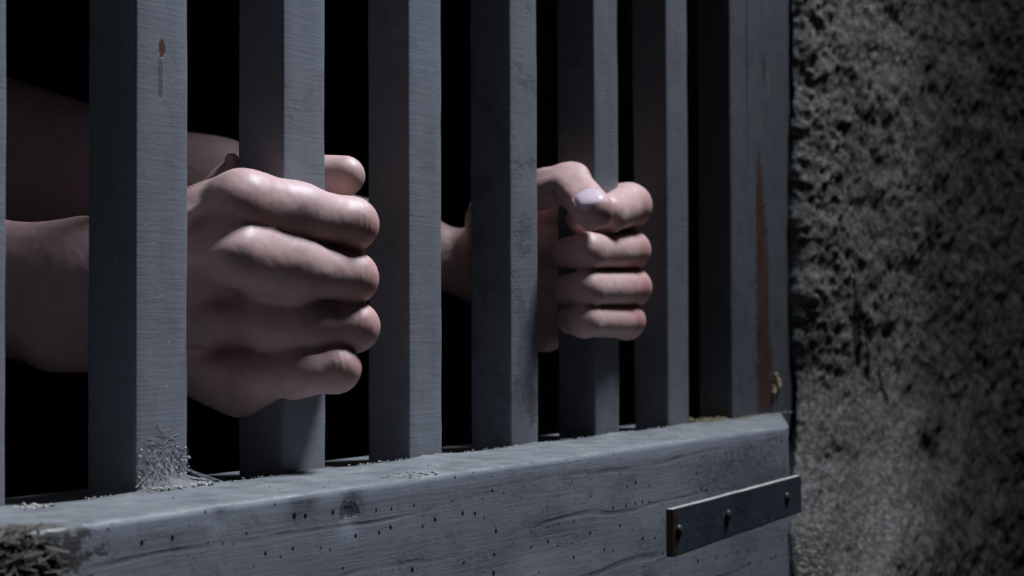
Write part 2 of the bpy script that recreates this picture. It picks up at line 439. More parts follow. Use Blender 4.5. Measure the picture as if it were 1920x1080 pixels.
# ------------------------------------------------------------------ loose grime
parts = []
def on_lip(px_lo, px_hi, n, ylo, yhi, rlo, rhi, z=ZR):
    for _ in range(n):
        x = random.uniform(xs(px_lo, 850), xs(px_hi, 850)); y = random.uniform(ylo, yhi); r = random.uniform(rlo, rhi)
        parts.append(lump((x, y, z+r*.25+random.uniform(-.2, .2)), r, (random.uniform(.7, 1.6), random.uniform(.7, 1.3), .65), random.random()*99, .5, 1))
on_lip(150, 1480, 420, -4, -.5, .2, .55)
on_lip(255, 352, 260, -11, -1, .25, .8, ZR+1.0)
on_lip(0, 60, 60, -10, -1, .3, 1.0)
on_lip(200, 1480, 120, -46, -4, .2, .5)
on_lip(540, 620, 40, -48, -36, .2, .7)
v, f = merge(parts)
dirt = link('dirt', mesh_np('dirt', v, f, False), dust_m)
tag(dirt, 'pale dusty crumbs gathered along the rail top where the bars enter it', 'dirt', kind='stuff')
parts = []
on_lip(1298, 1372, 170, -2, 16, .5, 1.7, ZR-.5)
on_lip(1368, 1440, 40, -4, -1, .4, 1.1)
on_lip(15, 165, 130, 0, 22, .6, 2.2, ZR-14)
v, f = merge(parts)
moss = link('dry_moss', mesh_np('dry_moss', v, f, False), simple('dry_moss', (0.13, 0.115, 0.06), .95, 300, .6, bump=.6))
tag(moss, 'brown mossy litter lodged between the bars on the rail', 'moss', kind='stuff')

parts = []
x1a, x1b = bars[1][0], bars[1][1]
for i in range(150):
    xa = random.uniform(x1a+1, x1b-1); za = ZR+random.triangular(1, 15, 4)*(.35+.65*math.sin(math.pi*min(1, max(0, (xa-x1a)/(x1b-x1a)))))
    xb = xa+random.gauss(3, 9); yb2 = -random.triangular(.3, 13, 5)
    xb = min(max(xb, x1a-3), x1b+8)
    parts.append(thread((xa, -.25, za), (xb, yb2, ZR+.5+1.5*math.exp(-yb2*yb2/50)), random.uniform(-.3, 1.2), random.uniform(.035, .085)))
for i in range(90):
    xa = random.uniform(x1a+1, x1b-1); za = ZR+random.uniform(1, 19)*math.sin(math.pi*(xa-x1a)/(x1b-x1a)); parts.append(thread((xa, -.2, za), (min(x1b, max(x1a, xa+random.uniform(-8, 8))), -.2, max(ZR+.5, za+random.uniform(-4, 4))), random.uniform(-1, 1.5), random.uniform(.035, .09)))
for i in range(60):
    xa = random.uniform(x1a, x1b); parts.append(lump((xa, -.5-random.random(), ZR+random.triangular(.5, 14, 2)), random.uniform(.25, .65), (1.5, .6, .9), i, .8, 1))
v, f = merge(parts)
web = link('cobweb', mesh_np('cobweb', v, f), simple('cobweb_silk', (0.32, 0.33, 0.35), .9, 400, .3))
tag(web, 'dusty grey cobweb at the foot of the bar just left of the nearer fist', 'cobweb')

# ------------------------------------------------------------------ rough wall beside the gate
def wall_right():
    xc = at(1483, 700, -46)[0]
    K = [(xc+215, 300), (xc+200, 120), (xc+182, 22), (xc+92, -12), (xc+2, -46), (xc+9, -53), (xc+24, -58), (xc+60, -62), (xc+110, -65), (xc+170, -66), (xc+260, -66), (xc+360, -66), (xc+500, -66), (xc+700, -66)]
    K = np.array(K); s = np.r_[0, np.cumsum(np.linalg.norm(np.diff(K, axis=0), axis=1))]
    s4 = s[4]; u = np.concatenate([np.arange(0, s4-90, 10), np.arange(s4-90, s4+170, 1.2), np.arange(s4+170, s4+440, 2), np.arange(s4+440, s[-1], 8)])
    X = np.interp(u, s, K[:, 0]); Y = np.interp(u, s, K[:, 1])
    for _ in range(8):
        X[1:-1] = (X[:-2]+X[2:]+2*X[1:-1])/4; Y[1:-1] = (Y[:-2]+Y[2:]+2*Y[1:-1])/4
    z = np.concatenate([np.arange(0, 1050, 25), np.arange(1050, 1560, 1.5), np.arange(1560, 2401, 25)])
    T = np.stack([np.gradient(X), np.gradient(Y)], 1); T /= np.linalg.norm(T, axis=1, keepdims=True)
    N = np.stack([T[:, 1], -T[:, 0]], 1)                      # outward (towards the open side)
    UU, ZZ = np.meshgrid(u, z, indexing='ij')
    p = np.stack([UU*.62, ZZ*.8, ZZ*0+3], -1)
    d = fbm(p*.02, 3)*3.0 + fbm(p*.10+9, 4, .6)*1.5
    ridg = 1-np.abs(fbm(p*.17+4, 3, .6)); d += np.clip(ridg, -.5, 1)*.9
    sel = np.clip((UU-s4+4)/8, 0, 1)*np.clip((s4+75-UU)/40, 0, 1)
    d += sel*(np.abs(fbm(p*.17+31, 4, .6))*2.4-1.0)
    uc = s4+66
    crack = uc+6*fbm(np.stack([z*.01, z*0, z*0], -1), 3)
    d -= np.exp(-((UU-crack[None, :])/1.1)**2)*3.2*np.clip(fbm(np.stack([z*.012+3, z*0, z*0], -1), 2)+.4, 0, 1)[None, :]
    sz = np.clip((ZZ-(ZR-115)+12*fbm(p*.03+50, 2))/135, 0, 1); sz = sz*sz*(3-2*sz)*np.clip(1-(UU-s4-60)/300, 0, 1)
    Vx = X[:, None]+N[:, 0:1]*d+sz*112; Vy = Y[:, None]+N[:, 1:2]*d+sz*44
    V = np.stack([Vx, Vy, ZZ], -1); m, n = UU.shape
    idx = np.arange(m*n).reshape(m, n)
    F = np.stack([idx[:-1, :-1], idx[1:, :-1], idx[1:, 1:], idx[:-1, 1:]], -1).reshape(-1, 4)
    # give it thickness with a back skirt
    V = V.reshape(-1, 3); nb = len(V)
    ext = np.array([[xc+700, 300, 0], [xc+700, 300, 2400]])
    V = np.vstack([V, ext]); F = [tuple(q) for q in F]
    F.append((idx[-1, 0], nb, nb+1, idx[-1, -1])); F.append((nb, idx[0, 0], idx[0, -1], nb+1))
    me = bpy.data.meshes.new('wall_right'); me.from_pydata((V*.001).tolist(), [], [list(map(int, q)) for q in F]); me.update()
    me.polygons.foreach_set('use_smooth', [True]*len(me.polygons))
    return me, xc
wm, xwc = wall_right()
t = NT('rough_stone')
n1 = t.noise(330, 5, .7); n2 = t.noise(24, 5, .6); n3 = t.noise(8.5, 4, .55, dist=.4); n4 = t.noise(900, 3, .7)
pit = t.noise(300, 4, .62, t.mapping((.6, 1, 1)))
c = t.mix(t.mr(n1, .38, .66), (0.088, 0.082, 0.074), (0.37, 0.35, 0.325))
sx = t.n('SeparateXYZ'); t.L(t.tc, sx.inputs[0])
pm = t.math('MULTIPLY', t.mr(pit, .55, .49), t.mr(sx.outputs[0], (xwc+30)*.001, (xwc+80)*.001, 1, .45))
c = t.mix(t.math('MULTIPLY', pm, .9), c, (0.03, 0.027, 0.022))
c = t.mix(t.mr(n2, .5, .72, 0, .5), c, (0.33, 0.312, 0.29))
c = t.mix(t.mr(n4, .35, .6, .5, 0), c, (0.02, 0.02, 0.018))
# damp dark moss beyond the corner: a band whose ragged edge wanders with height
edge = t.math('ADD', sx.outputs[0], t.math('MULTIPLY', t.math('SUBTRACT', n3, .5), .16))
for (px_, py_, sz_) in ((1606, 590, .024), (1618, 660, .020), (1611, 625, .02), (1630, 720, .014)):
    c = t.mix(t.math('MULTIPLY', t.spot(tuple(at(px_, py_, -20)*.001), (.0022, .03, sz_), .25, 160), .95), c, (0.012, 0.011, 0.009))
edge = t.math('SUBTRACT', edge, t.mr(sx.outputs[2], (ZR-115)*.001, (ZR+20)*.001, 0, .085))
moss_m = t.mr(edge, (xwc+125)*.001, (xwc+160)*.001)
c = t.mix(t.math('MULTIPLY', moss_m, .86), c, t.mix(t.mr(t.noise(120, 5, .7), .4, .7), (0.022, 0.019, 0.015), (0.155, 0.135, 0.11)))
t.L(c, t.b.inputs['Base Color']); t.b.inputs['Roughness'].default_value = .95; t.b.inputs['Specular IOR Level'].default_value = .2
t.L(t.bump(t.math('ADD', n1, t.math('MULTIPLY', n4, .4)), .9, .0022), t.b.inputs['Normal'])
stone = t.m
wr = link('wall_right', wm, stone); wr['kind'] = 'structure'; wr['label'] = 'rough dark stone wall with mossy band beside the gate'

def slab(name, a, b, mat, kind='structure'):
    bm = bmesh.new(); bmesh.ops.create_cube(bm, size=1)
    a, b = np.array(a, float), np.array(b, float)
    for q in bm.verts: q.co = Vector(((a+b)/2+np.array(q.co[:])*(b-a))*.001)
    me = bpy.data.meshes.new(name); bm.to_mesh(me); bm.free()
    o = link(name, me, mat); o['kind'] = kind; return o
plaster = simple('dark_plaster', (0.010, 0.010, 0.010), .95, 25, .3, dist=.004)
floor_m = simple('stone_floor', (0.055, 0.052, 0.048), .9, 18, .35, dist=.004)
XI0, XI1, YI = -1500, xwc+700, 3200
slab('floor', (XI0-100, -2200, -80), (XI1+100, YI+100, 0), floor_m)
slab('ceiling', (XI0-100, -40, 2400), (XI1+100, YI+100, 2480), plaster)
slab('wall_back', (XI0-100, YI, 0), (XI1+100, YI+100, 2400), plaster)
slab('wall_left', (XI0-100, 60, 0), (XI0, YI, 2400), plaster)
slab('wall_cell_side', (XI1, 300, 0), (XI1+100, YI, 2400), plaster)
slab('wall_front', (XI0-100, -60, 0), (XL-2, 60, 2400), stone)
slab('trim_1', (XL-2, -60, 1962), (xwc+40, 60, 2400), stone)

# ------------------------------------------------------------------ the person
def seg(p, a, b, ra, rb):
    a = np.asarray(a, np.float32); b = np.asarray(b, np.float32)
    ab = b-a; tt = np.clip(((p-a)@ab)/float(ab@ab), 0, 1)
    q = p-a-tt[:, None]*ab
    return np.sqrt(np.einsum('ij,ij->i', q, q))-(ra+(rb-ra)*tt)
def ell(p, c, r, ax=None):
    q = p-np.asarray(c, np.float32)
    if ax is not None: q = q@np.asarray(ax, np.float32).T
    r = np.asarray(r, np.float32); k = np.linalg.norm(q/r, axis=1); k2 = np.linalg.norm(q/(r*r), axis=1)+1e-9
    return k*(k-1)/k2
def smin(a, b, k):
    h = np.maximum(k-np.abs(a-b), 0)/k
    return np.minimum(a, b)-h*h*k*.25
def smax(a, b, k): return -smin(-a, -b, k)

def nets(f, lo, hi, h, proj_it=2):
    lo = np.asarray(lo, float); n = (np.ceil((np.asarray(hi)-lo)/h/8).astype(int)+1)*8
    nb = n//8
    # coarse pass: which 8-cell blocks hold surface
    g = np.stack(np.meshgrid(*[np.arange(k) for k in nb], indexing='ij'), -1).reshape(-1, 3)
    ctr = (lo+(g*8+4)*h).astype(np.float32)
    dc = np.concatenate([f(ctr[i:i+200000]) for i in range(0, len(ctr), 200000)])
    act = np.abs(dc) < 8*h*.95+3
    D = np.repeat(np.repeat(np.repeat(dc.reshape(nb).astype(np.float32), 8, 0), 8, 1), 8, 2)
    D = np.pad(D, ((0, 1),)*3, mode='edge')
    off = np.stack(np.meshgrid(*[np.arange(9)]*3, indexing='ij'), -1).reshape(-1, 3)
    ga = g[act]*8
    for i in range(0, len(ga), 600):
        ix = (ga[i:i+600, None, :]+off[None]).reshape(-1, 3)
        D[ix[:, 0], ix[:, 1], ix[:, 2]] = f((lo+ix*h).astype(np.float32))
    S = D < 0
    vs = np.zeros(tuple(k-1 for k in D.shape), np.int8)
    for a in (0, 1):
        for b in (0, 1):
            for c_ in (0, 1):
                vs += S[a:D.shape[0]-1+a, b:D.shape[1]-1+b, c_:D.shape[2]-1+c_]
    cells = np.argwhere((vs > 0) & (vs < 8)); idm = -np.ones(vs.shape, np.int32)
    idm[cells[:, 0], cells[:, 1], cells[:, 2]] = np.arange(len(cells))
    P = np.zeros((len(cells), 3)); W = np.zeros(len(cells))
    cor = [(a, b, c_) for a in (0, 1) for b in (0, 1) for c_ in (0, 1)]
    for a in cor:
        for ax in range(3):
            if a[ax] == 0:
                b = list(a); b[ax] = 1
                da = D[cells[:, 0]+a[0], cells[:, 1]+a[1], cells[:, 2]+a[2]]; db = D[cells[:, 0]+b[0], cells[:, 1]+b[1], cells[:, 2]+b[2]]
                m = (da < 0) != (db < 0); tt = np.where(m, da/np.where(m, da-db, 1), 0)
                q = np.array(a, float)[None].repeat(len(cells), 0); q[:, ax] += tt
                P += q*m[:, None]; W += m
    V = lo+(cells+P/W[:, None])*h
    F = []
    for ax in range(3):
        u_, v_ = (ax+1) % 3, (ax+2) % 3
        sl0 = [slice(None)]*3; sl1 = [slice(None)]*3; sl0[ax] = slice(0, -1); sl1[ax] = slice(1, None)
        A = S[tuple(sl0)]; B = S[tuple(sl1)]
        e = np.argwhere(A != B); e = e[(e[:, u_] > 0) & (e[:, v_] > 0) & (e[:, u_] < vs.shape[u_]) & (e[:, v_] < vs.shape[v_])]
        fl = A[e[:, 0], e[:, 1], e[:, 2]]
        def cid(du, dv):
            q = e.copy(); q[:, u_] -= du; q[:, v_] -= dv; return idm[q[:, 0], q[:, 1], q[:, 2]]
        quad = np.stack([cid(1, 1), cid(0, 1), cid(0, 0), cid(1, 0)], 1)
        quad[~fl] = quad[~fl][:, ::-1]; F.append(quad)
    F = np.vstack(F); F = F[(F >= 0).all(1)]
    for _ in range(proj_it):
        e = .3; p = V.astype(np.float32); d0 = f(p)
        G = np.stack([f(p+np.array([e if i == j else 0 for j in range(3)], np.float32))-d0 for i in range(3)], 1)/e
        V = V-np.clip(d0, -h, h)[:, None]*G/np.maximum((G*G).sum(1), .3)[:, None]*.8
    return V, F

def ln(a, b): return round(float(np.linalg.norm(np.asarray(a)-np.asarray(b))), 1)
def wrinkle(d, p, j, axis, side, amp, sig, per):
    """skin folds across a joint, on the side given"""
    q = p-np.asarray(j, np.float32); axis = np.asarray(axis, float); axis = (axis/np.linalg.norm(axis)).astype(np.float32)
    side = (np.asarray(side, float)/np.linalg.norm(side)).astype(np.float32)
    tt = q@axis; r = np.sqrt((q*q).sum(1)); s = np.clip((q@side)/np.maximum(r, .1), 0, 1)
    tt2 = tt+1.3*vnoise(p*.18)
    return d+amp*(.5-.5*np.cos(tt2*2*math.pi/per))*np.exp(-(tt/sig)**2)*s*np.exp(-np.clip(r-13, 0, 99)/4)

# ---- right hand of the person (on the second bar)
B2 = bars[2]; B5 = bars[5]
TOCAM = np.array([-.85, -.5, .15])
class Hand: pass
H1 = Hand()
def pz(px, py, Y): return at(px, py, Y)
i_mcp, i_pip = pz(455, 379, 1), pz(655, 420, -12.5)
m_mcp, m_pip = pz(442, 478, 0), pz(655, 521, -12.5)
r_mcp, r_pip = pz(490, 596, 6), pz(658, 613, -12.5)
p_mcp, p_pip = pz(482, 697, 10), pz(626, 692, -10.5)
H1.f = []
for (mcp, pip, rm, rp, dd, tt) in ((i_mcp, i_pip, 10.2, 9.3, (7, 22, -1.5), (-6, 40, -2)), (m_mcp, m_pip, 10.6, 9.2, (7, 24, 0), (-7, 43, 0)),
                                   (r_mcp, r_pip, 9.8, 8.9, (6, 23, 0), (-8, 41, 0)), (p_mcp, p_pip, 8.8, 8.2, (5, 19, 0), (-7, 34, 1))):
    dip = pip+np.array(dd); tip = pip+np.array(tt)
    mid = (mcp+pip)/2+np.array([0.0, -2.0 if len(H1.f) == 3 else 0.2, 0])
    H1.f.append((mcp, mid, pip, dip, tip, rm, rp))
    print('F1', ln(mcp, pip), ln(pip, dip), ln(dip, tip), np.round(mcp-[B2[0], 0, ZC], 1), np.round(pip-[B2[1], 0, ZC], 1))
wr1 = pz(125, 550, 64)             # wrist centre
H1.wr = wr1; upz = np.array([0, 0, 1.0])
el1 = wr1+np.array([-95., 186, 22]); fa1 = wr1*.68+el1*.32
print('W1', ln(wr1, m_mcp), np.round(wr1-[B2[0], 0, ZC], 1), 'fa', np.round(fa1, 0), proj(fa1), proj(wr1), 'el', np.round(el1, 0), proj(el1), ln(wr1, el1))
pal1 = np.array([.86, .5, 0.0])                        # the way the palm faces (towards the bar, inwards)
ax1 = (m_mcp-wr1)/np.linalg.norm(m_mcp-wr1)
pal1 = pal1-ax1*(pal1@ax1); pal1 /= np.linalg.norm(pal1)
t_mcp = pz(449, 364, 31); t_peak = pz(435, 301, 26); t_ip = np.array([B2[1]+6.5, 33.5, pz(600, 335, 20)[2]]); t_tip = pz(646, 330, 4)
t_cmc = wr1+ax1*27+np.array([9, 9, -7.])
print('T1', ln(t_cmc, t_mcp), ln(t_mcp, t_ip), ln(t_ip, t_tip), np.round(t_mcp-[B2[0], 0, ZC], 1), np.round(t_tip-[B2[1], 0, ZC], 1))
def sdf_hand1(p):
    w = H1.wr; hz = np.array([0, 0, 1.0])
    carp = [w+ax1*12+hz*7, w+ax1*10+hz*2, w+ax1*8-hz*5+pal1*4, w+ax1*6-hz*11+pal1*8]
    d = None
    for (F_, c) in zip(H1.f, carp):
        mcp = F_[0]; rm = F_[5]
        s = seg(p, mcp-pal1*-1.0, c, rm*.93, 11.5); d = s if d is None else smin(d, s, 7)
        d = smin(d, seg(p, mcp+pal1*9-ax1*8, c+pal1*5, 8.5, 11), 12)      # palm pads
    d = smin(d, seg(p, p_mcp+pal1*7-ax1*10-hz*2, w-hz*12+ax1*28+pal1*5, 11.5, 12.5), 14)  # heel of the hand
    d = smin(d, seg(p, t_cmc, t_mcp, 11, 10.5), 14)
    d = smin(d, seg(p, t_mcp, i_mcp+pal1*10+ax1*-16-hz*3, 9, 8.5), 12)   # web
    # forearm: radius side and ulna side
    d = smin(d, seg(p, w+hz*7, fa1+hz*8, 14.5, 17.5), 20); d = smin(d, seg(p, w-hz*8, fa1-hz*7, 15.0, 17.5), 20)
    d = smin(d, seg(p, fa1+hz*8, el1+hz*7, 17.5, 29), 18); d = smin(d, seg(p, fa1-hz*7, el1-hz*9, 17.5, 29), 18)
    d = smin(d, ell(p, w-hz*17+np.array([-8, -9, 0.])-ax1*8, (8, 7, 7)), 8)
    # knuckle heads and extensor ridges
    for (F_, c, kk) in zip(H1.f, carp, (1, 1.25, .9, .6)):
        mcp = F_[0]; d = smin(d, ell(p, mcp-pal1*2.6-ax1*1, (8.0, 8.0, 7.5)), 5)
        d = smin(d, seg(p, mcp-pal1*(F_[5]-2.0), (mcp*.5+c*.5)-pal1*9.5, 2.6, 1.6), 5)
    for a, b in ((0, 1), (1, 2), (2, 3)):
        A, B = H1.f[a], H1.f[b]
        for tq in (.12, .34): d = smin(d, seg(p, A[0]*(1-tq)+A[2]*tq+pal1*2.5, B[0]*(1-tq)+B[2]*tq+pal1*2.5, 6.5, 6.5), 6)
    # hollows between the knuckles
    for a, b in ((0, 1), (1, 2), (2, 3)):
        c = (H1.f[a][0]+H1.f[b][0])/2-pal1*(12.0 if a == 0 else 13.5)-ax1*4
        d = smax(d, -ell(p, c+pal1*1.2, (9, 8, (5, 3.2, 1.8)[a])), 7)
    fin = None
    for k, F_ in enumerate(H1.f):
        mcp, mid, pip, dip, tip, rm, rp = F_
        rq = (rm+rp)*.5*(1.02 if k < 2 else .98); s = seg(p, mcp, mid, rm*.96, rq); s = smin(s, seg(p, mid, pip, rq, rp*.97), 5)
        s = smin(s, seg(p, pip, dip, rp*.94, rp*.86), 3.5); s = smin(s, seg(p, dip, tip, rp*.86, rp*.76), 3)
        out = (pip-mcp)/np.linalg.norm(pip-mcp); od = np.array([.0, -1., .15])
        s = smin(s, ell(p, pip+out*1.0+od*.8, (rp*.93, rp*.93, rp*.9)), 3)
        s = wrinkle(s, p, pip, out, od, .26, 4.2, 2.3)
        s = wrinkle(s, p, mcp+out*2, out, -pal1, .22, 6.0, 3.1)
        fin = s if fin is None else smin(fin, s, 1.0)
    d = smin(d, fin, 6.5)
    th = seg(p, t_mcp, t_ip, 10.0, 8.8); th = smin(th, seg(p, t_ip, t_tip, 9.2, 7.6), 3); th = smin(th, seg(p, t_peak, t_mcp, 2.6, 9.0), 3)
    d = smin(d, th, 3.0)
    pl = p
    d = d+.10*fbm(pl*.33, 3)*np.float32(1)
    return d

# ---- left hand of the person (on the fifth bar), seen from the palm side
H2 = Hand(); hz = np.array([0, 0, 1.0])
spec = [((1176, 387), -1, 10.6, (1139, 402), -8.5, (1092, 412), 1, (2, 40, 3), 8.3), ((1180, 470), -2, 8.8, (1100, 471), -8.5, (1066, 474), 3, (-1, 43, 1), 8.0),
        ((1182, 540), -2, 8.8, (1100, 541), -8.5, (1066, 544), 3, (-2, 42, 0), 8.0), ((1173, 603), -1, 8.1, (1096, 601), -8, (1070, 600), 3, (-4, 36, 1), 7.2)]
H2.f = []
for (a, ya_, rp, b, yb_, c, yc_, mo, rd) in spec:
    pip = pz(*a, ya_); dip = pz(*b, yb_); tip = pz(*c, yc_); mcp = pip+np.array(mo, float)
    H2.f.append((mcp, pip, dip, tip, rp, rd)); print('F2', ln(mcp, pip), ln(pip, dip), ln(dip, tip), 'pip-bar', np.round(pip-[B5[1], 0, ZC], 1), 'tip', np.round(tip-[B5[0], 0, ZC], 1))
wr2 = pz(896, 498, 92)
fa2 = wr2+(pz(-20, 290, 285)-wr2)*.16
for _ in range(1):
    pass
el2 = pz(-20, 290, 285)
sh_dir = (el2-wr2)/np.linalg.norm(el2-wr2)
print('W2', ln(wr2, H2.f[1][0]), np.round(wr2-[B5[0], 0, ZC], 1), 'el', np.round(el2, 0), ln(wr2, el2), 'scale', 3500/proj(el2)[2], 'wr z', proj(wr2))
el2 = wr2+sh_dir*min(ln(wr2, el2), 262)
print('el2', proj(el2), el2)
T2 = Hand(); T2.ip = pz(1068, 343, 2); T2.tip = pz(1112, 393, -19); T2.mcp = pz(962, 366, 32); T2.cmc = T2.mcp*.5+wr2*.5+hz*6
print('T2', ln(T2.cmc, T2.mcp), ln(T2.mcp, T2.ip), ln(T2.ip, T2.tip), np.round(T2.ip-[B5[0], 0, ZC], 1), np.round(T2.tip-[B5[0], 0, ZC], 1))
ax2 = (H2.f[1][0]-wr2)/np.linalg.norm(H2.f[1][0]-wr2)
pal2 = np.array([-.3, -1., 0]); pal2 = pal2-ax2*(pal2@ax2); pal2 /= np.linalg.norm(pal2)
tax = (T2.tip-T2.ip)/np.linalg.norm(T2.tip-T2.ip)
vcam = CAM-T2.tip; vcam /= np.linalg.norm(vcam)
nd = vcam*.85+U_*.28+R_*.06; nd = nd-tax*(nd@tax); nd /= np.linalg.norm(nd)     # nail faces this way
ns = np.cross(tax, nd)
nail_c = T2.tip+nd*3.2-tax*1.0
def nail_uvw(p):
    q = p-np.asarray(T2.tip, np.float32)
    return q@ns.astype(np.float32), q@tax.astype(np.float32), q@nd.astype(np.float32)
def sdf_hand2(p):
    w = wr2
    carp = [w+ax2*12+hz*8, w+ax2*10+hz*3, w+ax2*8-hz*4, w+ax2*6-hz*9]
    d = None
    for (F_, c) in zip(H2.f, carp):
        mcp = F_[0]
        s = seg(p, mcp, c, 9.2, 10); d = s if d is None else smin(d, s, 8)
        d = smin(d, seg(p, mcp+pal2*4-ax2*8, c+pal2*3, 8, 9), 10)
    d = smin(d, seg(p, H2.f[3][0]-ax2*12+pal2*4, w-hz*8+ax2*16+pal2*4, 9, 10), 10)
    d = smin(d, seg(p, T2.cmc, T2.mcp, 10.5, 10.0), 12); d = smin(d, seg(p, T2.cmc, w+hz*2, 10.5, 10), 14)
    d = smin(d, seg(p, w+hz*4, fa2+hz*5, 10.5, 11.5), 10); d = smin(d, seg(p, w-hz*5, fa2-hz*5, 10, 12), 10)
    e1 = fa2+(el2-fa2)*.45
    d = smin(d, seg(p, fa2+hz*5, e1+hz*6, 11.5, 22), 20); d = smin(d, seg(p, fa2-hz*5, e1-hz*12, 12, 24), 20)
    d = smin(d, seg(p, e1+hz*6, el2+hz*5, 22, 34), 24); d = smin(d, seg(p, e1-hz*12, el2-hz*14, 24, 35), 24)
    fin = None
    for k, F_ in enumerate(H2.f):
        mcp, pip, dip, tip, rp, rd = F_
        s = seg(p, mcp, pip, 9.4, rp*.98); s = smin(s, seg(p, pip, dip, rp*.95, rd), 3.5); s = smin(s, seg(p, dip, tip, rd, rd*.88), 3)
        ax = (dip-pip)/np.linalg.norm(dip-pip); od = np.array([.2, -1., .25])
        s = smin(s, ell(p, pip+np.array([.5, -1.6, .5]), (rp*.9, rp*.9, rp*.9)), 3)
        s = wrinkle(s, p, pip+ax*1, ax, od, .30, 4.0, 2.4); s = wrinkle(s, p, dip, ax, od, .30, 3.0, 2.0)
        fin = s if fin is None else smin(fin, s, .9)
    d = smin(d, fin, 6)
    th = seg(p, T2.mcp, T2.ip, 10.0, 8.9); th = smin(th, seg(p, T2.ip, T2.tip, 9.0, 8.7), 3)
    th = smin(th, ell(p, T2.ip+U_*1.2, (8.6, 8.6, 8.6)), 3)
    th = wrinkle(th, p, T2.ip+U_*2, (T2.tip-T2.mcp), U_-fw*.6, .35, 4.5, 2.4)
    # nail: flatten the dorsal pad, sink a groove round the plate
    a, b, c = nail_uvw(p)
    th = smax(th, (c-7.4)*1.0+np.abs(a)**2*.02-np.where(b > 8, 0, 0), 1.5)*1.0
    rr = np.maximum(np.abs(a)/5.9, np.abs(b-0.3)/6.4); e_ = np.sqrt((a/6.1)**4+((b-.3)/6.6)**4)**.5
    g = np.exp(-((e_-1.0)/.085)**2)*(c > 2)
    th = th+g*.55*np.where(b > 4.5, .2, 1)
    d = smin(d, th, 2.2)
    return d+.10*fbm(p*.33, 3)

def clip(f, c, n):
    n = np.asarray(n)/np.linalg.norm(n); c = np.asarray(c)
    return lambda p: np.maximum(f(p), (p-c.astype(np.float32))@n.astype(np.float32))
HS = 1.0
print('meshing hand 1')
V1, F1 = nets(clip(sdf_hand1, el1, el1-wr1), np.minimum(el1, [1e9]*3)-[46, 60, 60], np.array([B2[1]+62, 220, ZC+75.]), HS) if False else (None, None)
def bounds(pts, pad):
    P = np.array(pts); return P.min(0)-pad, P.max(0)+pad
lo, hi = bounds([el1, wr1, fa1, t_mcp, t_tip]+[q for F_ in H1.f for q in F_[:5]], 0); lo = lo-[45, 24, 52]; hi = hi+[24, 45, 48]
V1, F1 = nets(clip(sdf_hand1, el1, el1-wr1), lo, hi, HS)
print('hand1', len(V1)); print('meshing hand 2')
lo, hi = bounds([el2, wr2, fa2, T2.mcp, T2.tip]+[q for F_ in H2.f for q in F_[:4]], 0); lo = lo-[48, 22, 52]; hi = hi+[22, 48, 48]
V2, F2 = nets(clip(sdf_hand2, el2, el2-wr2), lo, hi, HS)
print('hand2', len(V2))

# ---- the rest of the body, standing in the dark of the cell to the left
sl = el2+np.array([-215., 75., 120.]); sl = el2+(sl-el2)/np.linalg.norm(sl-el2)*270
FD = np.array([.72, -.70, 0]); FD /= np.linalg.norm(FD); RD = np.array([FD[1], -FD[0], 0])
sr = sl+RD*330; sr[2] = sl[2]
print('shoulders', sl, sr, proj(sl), proj(sr), 'upper arm r', ln(sr, el1))
mid_s = (sl+sr)/2; pel = np.array([mid_s[0], mid_s[1], 930.]); neck = mid_s+hz*45-FD*5; head = mid_s+hz*175+FD*22
knl = pel+hz*-430-RD*95+FD*20; knr = pel+hz*-430+RD*95+FD*20; anl = pel+hz*-845-RD*100; anr = pel+hz*-845+RD*100
FR = np.stack([RD, FD, hz])
def sdf_torso(p, grow=0.0):
    d = ell(p, mid_s-hz*120, (150+grow, 100+grow, 190+grow), FR)
    d = smin(d, ell(p, pel+hz*40, (145+grow, 105+grow, 150+grow), FR), 120)
    d = smin(d, ell(p, (mid_s+pel)/2, (125+grow, 92+grow, 170+grow), FR), 90)
    for s in (sl, sr): d = smin(d, seg(p, mid_s-hz*15, s-hz*15, 62+grow, 54+grow), 50)
    return d
def sdf_body(p):
    d = sdf_torso(p)
    d = smin(d, seg(p, sl-hz*10, el2+hz*-5, 46, 36), 35); d = smin(d, seg(p, sr-hz*10, el1+hz*-2, 46, 36), 35)
    d = smin(d, seg(p, neck-hz*30, head-hz*60, 56, 50), 30)
    d = smin(d, ell(p, head+hz*22-FD*10, (76, 92, 98), FR), 20); d = smin(d, ell(p, head-hz*45+FD*26, (56, 58, 62), FR), 30)
    d = smin(d, seg(p, head+hz*0+FD*88, head-hz*26+FD*104, 7, 11), 9)                 # nose
    for s in (-1, 1):
        d = smax(d, -ell(p, head+RD*32*s+FD*96+hz*4, (17, 12, 11), FR), 10)
        d = smin(d, ell(p, head+RD*32*s+FD*72+hz*4, (13, 13, 13)), 3)                  # eyeballs under lids
        d = smin(d, ell(p, head+RD*78*s-FD*4-hz*4, (8, 20, 31), FR), 6)                # ears
    d = smin(d, ell(p, head-hz*52+FD*84, (24, 9, 5), FR), 4); d = smin(d, ell(p, head-hz*63+FD*82, (21, 9, 6), FR), 4)
    for (a, k, n_) in ((pel-RD*85, knl, anl), (pel+RD*85, knr, anr)):
        d = smin(d, seg(p, a, k, 88, 58), 50); d = smin(d, seg(p, k, n_, 56, 36), 20)
        d = smin(d, seg(p, n_-hz*50, n_-hz*58+FD*150, 30, 26), 20)
    d = np.maximum(d, 2-p[:, 2])
    return d
def cut_body(p):
    d = sdf_body(p)
    for (e, w_) in ((el2, wr2), (el1, wr1)):
        pass
    return d
pts = [sl, sr, el1, el2, head+hz*130, anl-hz*60+FD*190, anr-hz*60+FD*190, pel+RD*200, pel-RD*200, mid_s-FD*120, mid_s+RD*230, mid_s-RD*230]
lo, hi = bounds(pts, 40); lo[2] = -12
